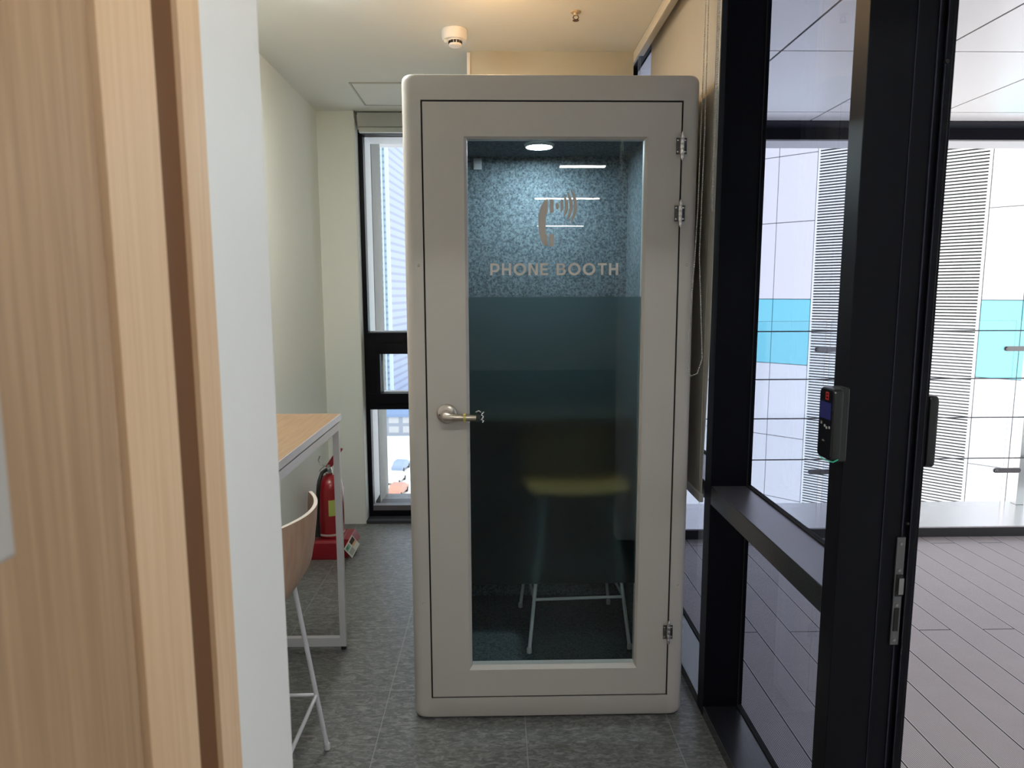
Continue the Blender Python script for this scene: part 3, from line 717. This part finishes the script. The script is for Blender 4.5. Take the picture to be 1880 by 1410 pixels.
for i, (x0, x1, y, nm) in enumerate(((.55, .95, -1.48, 'nearest'), (.45, 1.20, -3.55, 'middle'), (.68, 1.43, -6.9, 'farthest'))):
    if first is None:
        l = first = empty('linear_lamp', ((x0 + x1) / 2, y, CZ))
        MB().box(-.385, .385, -.045, .045, -.035, -.0005).build('housing', plastic_m, l, bevel=.003)
        MB().box(-.375, .375, -.038, .038, -.042, -.0355).build('diffuser', lamp_m, l)
    else:
        l = copy_tree(first); l.location = ((x0 + x1) / 2, y, CZ)
    l.scale.x = .52 if nm == 'nearest' else 1
    tag(l, 'linear ceiling lamp behind the camera, %s of three mirrored in the door glass' % nm, 'ceiling lamp', 'linear lamps mirrored in the booth glass')
for loc, rz, es, lab in (((-.66, 2.53, CZ), pi / 2, 140, 'unseen linear fill lamp added over the high table in front of the booth'), ((.47, .16, CZ), 0, 62, 'unseen linear fill lamp added just outside the oak doorway')):
    l = empty('linear_lamp', loc, rz, label=lab, cat='ceiling lamp')  # unseen fill lamps, added to brighten the left wall, booth and doorway
    hl = .195 if es == 140 else .385
    MB().box(-hl, hl, -.045, .045, -.035, -.0005).build('housing', plastic_m, l, bevel=.003)
    MB().box(.01 - hl, hl - .01, -.038, .038, -.042, -.0355).build('diffuser', mat('lamp_diffuser_%d' % es, (1, 1, 1, 1), .4, emit=(.97, 1, .96, 1), estr=es), l)

# ------------------------------------------------------------------ roller blinds on the glass wall
rb = empty('roller_blind', (.715, 2.8, 2.75), label='lowered beige roller blind hanging beside the booth over the glass wall', cat='blind')
MB().prism([(.53, .05), (-.495, .05), (-.489, -1.37), (-.451, -1.925), (.53, -1.925)], 'X', -.0015, .0005).build('fabric', blind_m, rb)
MB().tube([(.012, -.492, .055), (.012, .53, .055)], .028, 20).build('roller_tube', blindbar_m, rb, smooth=40)
MB().box(-.009, .007, -.453, .53, -1.952, -1.922).build('bottom_bar', blindbar_m, rb, bevel=.003)
MB().add([(-.0035, -.462, .03), (-.0035, -.456, .03), (-.0035, -.424, -1.9), (-.0035, -.430, -1.9), (-.002, -.462, .03), (-.002, -.456, .03), (-.002, -.424, -1.9), (-.002, -.430, -1.9)],
         [(0, 1, 2, 3), (7, 6, 5, 4), (0, 4, 5, 1), (1, 5, 6, 2), (2, 6, 7, 3), (3, 7, 4, 0)]).build('edge_seam', mat('blind_seam', (.45, .43, .38, 1), .8), rb)
def beads(mb, pts, r=.0023, step=.0062):
    pts = [Vector(p) for p in pts]; acc = 0
    for a, b_ in zip(pts, pts[1:]):
        Ls = (b_ - a).length; k = acc
        while k < Ls:
            p = a + (b_ - a) * (k / Ls)
            mb.lathe([(0, -r), (r * .8, -r * .6), (r, 0), (r * .8, r * .6), (0, r)], p, 'Z', 6); k += step
        acc = k - Ls
    mb.tube(pts, .0006, 5)
ch = MB()
loop = [(-.025, -.40, .03), (-.038, -.44, -.5), (-.054, -.482, -.95), (-.064, -.50, -1.113), (-.0765, -.50, -1.363), (-.0783, -.50, -1.456), (-.066, -.50, -1.50), (-.045, -.505, -1.49), (-.030, -.505, -1.44), (-.050, -.503, -1.1), (-.036, -.47, -.7), (-.018, -.40, .03)]
beads(ch, loop); ch.build('bead_chain', bead_m, rb, smooth=60)
rb2 = empty('roller_blind', (.712, 1.9, 2.75), label='raised beige roller blind above the glazing nearest the terrace door', cat='blind')
MB().box(-.002, .002, -.42, .385, -.26, .05).build('fabric', blind_m, rb2)
MB().tube([(.014, -.43, .055), (.014, .385, .055)], .030, 20).build('roller_tube', blindbar_m, rb2, smooth=40)
MB().box(-.008, .008, -.42, .385, -.282, -.258).build('bottom_bar', mat('cream_bar', (.62, .58, .50, 1), .5), rb2, bevel=.003)
ch = MB(); beads(ch, [(-.012, .395, .03), (-.013, .393, -.6), (-.014, .391, -.95), (-.010, .393, -.96), (-.008, .397, -.6), (-.007, .399, .03)])
ch.build('bead_chain', bead_m, rb2, smooth=60)
rb3 = empty('roller_blind', (.715, 3.97, 2.75), label='rolled-up brown blind above the far glazing behind the booth', cat='blind')
MB().box(-.002, .002, -.55, .50, -.03, .05).build('fabric', mat('brown_blind', (.20, .16, .11, 1), .8), rb3)
MB().tube([(.014, -.56, .055), (.014, .51, .055)], .026, 20).build('roller_tube', blindbar_m, rb3, smooth=40)
MB().box(-.008, .008, -.55, .50, -.050, -.028).build('bottom_bar', blindbar_m, rb3, bevel=.003)
ch = MB(); beads(ch, [(-.014, -.45, .03), (-.014, -.45, -.75), (-.016, -.43, -.78), (-.014, -.41, -.75), (-.014, -.41, .03)])
ch.build('bead_chain', bead_m, rb3, smooth=60)

# ------------------------------------------------------------------ access reader on the mullion, and its outer unit
rd = empty('access_reader', (.7405, 1.437, 1.25), label='black access card reader with a dark blue screen on the black door jamb', cat='access reader')
body = MB().prism(rrect(-.026, .038, -.075, .078, .012, 5), 'X', -.0395, -.020); body.build('body', dark_m, rd, bevel=.003, smooth=40)
MB().prism(rrect(-.012, .030, -.080, .080, .006, 4), 'X', -.0195, -.0005).build('mounting_plate', mat('reader_bracket', (.012, .012, .014, 1), .4), rd, bevel=.002)
MB().prism(rrect(-.023, .035, -.072, .075, .010, 5), 'X', -.0412, -.0397).build('face_glass', mat('reader_face', (.006, .006, .008, 1), .08), rd)
MB().box(-.0420, -.0413, -.017, .030, .012, .048).build('screen', mat('reader_screen', (.012, .012, .05, 1), .2, emit=(.02, .02, .12, 1), estr=.22), rd)
mk = MB()
for a, b_, c_, d_ in ((-.005, .009, .053, .056), (-.005, .009, .060, .063), (-.005, .009, .067, .070), (-.005, -.002, .053, .070), (.006, .009, .053, .070)): mk.box(-.0420, -.0413, a, b_, c_, d_)
mk.build('red_mark', mat('reader_red', (.30, .015, .015, 1), .4, emit=(.8, .02, .02, 1), estr=.05), rd)
mk = MB()
for y, z in ((.022, .001), (.006, -.003), (-.002, -.006), (-.014, -.004)): mk.box(-.0420, -.0413, y - .0028, y + .0028, z - .0025, z + .0025)
MB().box(-.0420, -.0413, .004, .014, -.037, -.034).build('nameplate', mat('nameplate_grey', (.12, .12, .12, 1), .4), rd)
mk.build('key_icons', mat('icon_grey', (.35, .35, .35, 1), .4), rd)
MB().tube([(-.036, .032, -.0765), (-.036, .006, -.079), (-.032, -.020, -.077), (-.026, -.0275, -.070)], .0012, 8).build('green_light_edge', mat('green_edge', (.05, .4, .25, 1), .3, emit=(.05, .5, .3, 1), estr=.2), rd)
ou = empty('outer_reader', (.927, 1.47, 1.235), label='black outer reader unit on the terrace side of the door jamb', cat='access reader')
ob = MB().prism(rrect(-.022, .045, -.085, .073, .012, 5), 'X', .0005, .020); ob.build('body', dark_m, ou, bevel=.003, smooth=40)
MB().prism(rrect(-.018, .041, -.080, .068, .010, 5), 'X', .0203, .0216).build('face_glass', mat('reader_face_dark', (.006, .006, .008, 1), .1), ou)

# ------------------------------------------------------------------ terrace
MB().box(.882, 9, .56, 4.198, -.17, -.02).build('floor_terrace', deck_m, kind='structure')
MB().box(.741, .882, .56, 5.2, -.17, -.001).build('trim_6', black_m, kind='structure')
cb = MB(); cb.box(.882, 9, 4.198, 4.60, -.17, .040); cb.build('trim_7', mat('black_kerb', (.012, .012, .015, 1), .45), kind='structure')
cb = MB(); cb.box(.882, 9, 4.196, 4.72, .040, .048); cb.build('trim_8', coping_m, kind='structure')
TZ = 2.90
tcm = MB(); xs = [.89, 1.64, 2.54, 3.44, 4.34, 5.24, 6.14, 7.04, 7.94, 8.84]; ys = [.57, 1.46, 2.81, 4.16, 5.51, 5.78]
for a, b_ in zip(xs, xs[1:]):
    for c_, d_ in zip(ys, ys[1:]):
        tcm.box(a + .007, b_ - .007, c_ + .006, d_ - (.006 if d_ < 5.9 else 0), TZ, TZ + .02)
tcm.build('ceiling_terrace', terrceil_m, kind='structure')
MB().box(.882, 9, .56, 6.02, TZ + .021, TZ + .06).build('ceiling_backing', seal_m, kind='structure')
MB().box(.75, 9, 5.785, 6.0295, TZ - .004, TZ + .02).build('trim_11', beam_m, kind='structure')  # black strip added for the beam's dark reflection in the ceiling panels
MB().box(-3.4, 9, 6.03, 6.30, 2.806, 3.6).build('trim_9', beam_m, kind='structure')
MB().box(-3.4, 9, 6.032, 6.33, 2.794, 2.8055).build('trim_10', beamlow_m, kind='structure')

rl = empty('glass_railing', (2.3, 4.62, .048), label='frameless glass balustrade with steel posts and thin rails along the terrace edge', cat='railing')
ro = (2.3, 4.62, .048)
def rp_(mb, name, mt, **k):
    o = mb.build(name, mt, rl, **k); o.matrix_parent_inverse = Matrix.Translation((-ro[0], -ro[1], -ro[2])); return o
PX = [1.04, 2.36, 3.655, 4.965, 6.275, 7.585]
for x in PX:
    po = rp_(MB().box(x - .028, x + .028, 4.63, 4.69, .0485, 1.25), 'post', steel_m, bevel=.002)
    for z in (1.145, .300):
        for s_ in (-1, 1):
            a = MB(); x0, x1 = (x - .222, x - .030) if s_ < 0 else (x + .030, x + .222)
            a.prism(rrect(x0, x1, z - .017, z + .017, .0165, 6), 'Y', 4.612, 4.622)
            c_ = x - .205 if s_ < 0 else x + .205
            a.lathe([(0, 4.600), (.011, 4.601), (.012, 4.604), (.012, 4.612)], (c_, 0, z), 'Y', 18)
            a.tube([(x + s_ * .10, 4.622, z), (x + s_ * .03, 4.645, z - .008)], .011, 12)
            rp_(a, 'glass_clamp', mat('clamp_steel', (.16, .16, .17, 1), .3, .8) if not bpy.data.materials.get('clamp_steel') else bpy.data.materials['clamp_steel'], smooth=40)
xj = [.90] + [x - .13 for x in PX[1:]] + [9.0]
for a, b_ in zip([.90] + [x - .115 for x in PX[1:]], [x - .145 for x in PX[1:]] + [9.0]):
    rp_(MB().box(a, b_, 4.626, 4.6295, .0485, 1.335), 'glass_panel', clear_m)
    e = MB(); e.box(a, a + .002, 4.6255, 4.626, .0485, 1.335); e.box(b_ - .002, b_, 4.6255, 4.626, .0485, 1.335); e.box(a, b_, 4.6255, 4.626, 1.333, 1.335)
    rp_(e, 'glass_edge', mat('glass_edge_green', (.25, .33, .33, 1), .3) if not bpy.data.materials.get('glass_edge_green') else bpy.data.materials['glass_edge_green'])
for z in (1.268, .945, .677, .392):
    rp_(MB().tube([(.90, 4.598, z), (8.9, 4.598, z)], .0042, 8), 'cable', dsteel_m, smooth=60)

# ------------------------------------------------------------------ facade across the street
K = 1.6
DU = Vector((-.70323, .71097, 0)); PO = Vector((7.925, 14.0, 0)) * K; NN = Vector((-.71097, -.70323, 0))
fa = empty('office_building', (PO.x, PO.y, -18), label='white clad building with a cyan band and a tall louvre strip across the street', cat='building')
def fpt(u, z, d): 
    p = PO + DU * (u * K) + NN * d; return Vector((p.x, p.y, 1.53 + (z - 1.53) * K)) - Vector(fa.location)
def fbox(mb, u0, u1, z0, z1, d0, d1, mi=0):
    vs = [fpt(u, z, d) for z in (z0, z1) for d in (d0, d1) for u in (u0, u1)]
    mb.add(vs, [(0, 2, 3, 1), (4, 5, 7, 6), (0, 1, 5, 4), (2, 6, 7, 3), (0, 4, 6, 2), (1, 3, 7, 5)], mi)
core = MB(); fbox(core, -9, 9, -10.5, 9, -6, -.06); core.build('core', joint_m, fa)
zl = [-10.4, -8.9, -7.5, -6.05, -4.62, -3.19, -1.75, -.08, 1.37, 3.05, 4.48, 5.92, 7.36, 8.9]
ul = [-8.9, -7.0, -6.2, -5.35, -4.5, -3.3, -2.24, -1.60]; ur = [1.54, 2.38, 3.21, 4.04, 4.87, 5.70, 6.53, 7.36, 8.9]
g = .008
for arr in (ul, ur):
    for nm_, mt_, lo, hi in (('white_panels', whitepanel_m, -11, -.1), ('cyan_panels', cyan_m, -.1, 1), ('white_panels', whitepanel_m, 1, 9)):
        wp = MB()
        for a, b_ in zip(arr, arr[1:]):
            for c_, d_ in zip(zl, zl[1:]):
                if lo < c_ < hi: fbox(wp, a + g, b_ - g, c_ + g, d_ - g, -.055, 0)
        wp.build(nm_, mt_, fa)
lv = MB(); fbox(lv, -1.59, -1.545, -10.4, 8.9, -.055, .01); fbox(lv, 1.495, 1.53, -10.4, 8.9, -.055, .01)
z = -3.9
while z < 5.6:
    fbox(lv, -1.544, 1.494, z, z + .029, -.02, .02); z += .06
lv.build('louvre_strip', louvre_m, fa, kind='stuff')
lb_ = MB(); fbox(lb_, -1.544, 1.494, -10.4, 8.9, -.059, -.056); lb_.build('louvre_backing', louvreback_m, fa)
# tower and low blocks seen through the back window
tw = empty('tower', (-22.8, 150, -25), rz=radians(-5.2), label='tall pale blue glass tower seen through the narrow back window', cat='building')
MB().box(-22, -.02, 0, 60, 0, 300).build('facade', towermat('tower_cladding', (.25, .35, .44, 1), (.14, .21, .31, 1), 1.3, 2.1, .35, .12), tw)
MB().box(-.019, .3, .3, 60, 0, 300).build('side_facade', towermat('tower_side_cladding', (.17, .24, .42, 1), (.09, .13, .27, 1), 1.6, 60, .35, .0), tw)
tm = MB(); tm.box(-.35, .35, -.3, .29, 0, 300); tm.box(-1.2, -.9, -.15, -.01, 0, 300); tm.build('corner_fin', mat('tower_fin', (.42, .50, .58, 1), .4), tw)
MB().box(-300, 300, -60, 600, -25.2, -25).build('ground', mat('bright_paving', (.80, .80, .78, 1), .9, var=.2, vscale=.05), kind='structure')
lbk = empty('low_building', (-21, 128, -25), label='low pale block with blue roof edge at the foot of the tower', cat='building')
MB().box(-8, 5, 0, 10, 0, 3.6).build('wall', towermat('low_block', (.42, .43, .46, 1), (.25, .28, .34, 1), 1.8, 2.6, .35, .3), lbk)
MB().box(-8.3, 5.3, -.3, 10.3, 3.62, 4.1).build('roof', mat('blue_roof', (.16, .24, .40, 1), .6), lbk)
carm = [mat('car_white', (.7, .7, .7, 1), .3), mat('car_blue', (.25, .32, .45, 1), .3), mat('car_red', (.5, .25, .18, 1), .3)]
cc = None
for i, (x, y, nm) in enumerate(((-14.3, 96.0, 'white'), (-14.6, 103.0, 'blue'), (-13.2, 90.0, 'red'))):
    c_ = empty('car', (x, y, -25), radians(80), label='small %s car parked far below, seen through the back window' % nm, cat='car')
    MB().prism([(-2.1, .35), (2.1, .35), (2.15, .85), (1.3, .95), (.7, 1.45), (-1.0, 1.45), (-1.7, .95), (-2.15, .85)], 'Y', -.85, .85).build('body', carm[i], c_, bevel=.05)
    for wx in (-1.35, 1.35):
        for wy in (-.86, .66): MB().lathe([(0, wy), (.34, wy), (.34, wy + .2), (0, wy + .2)], (wx, 0, .34), 'Y', 16).build('wheel', seal_m, c_)
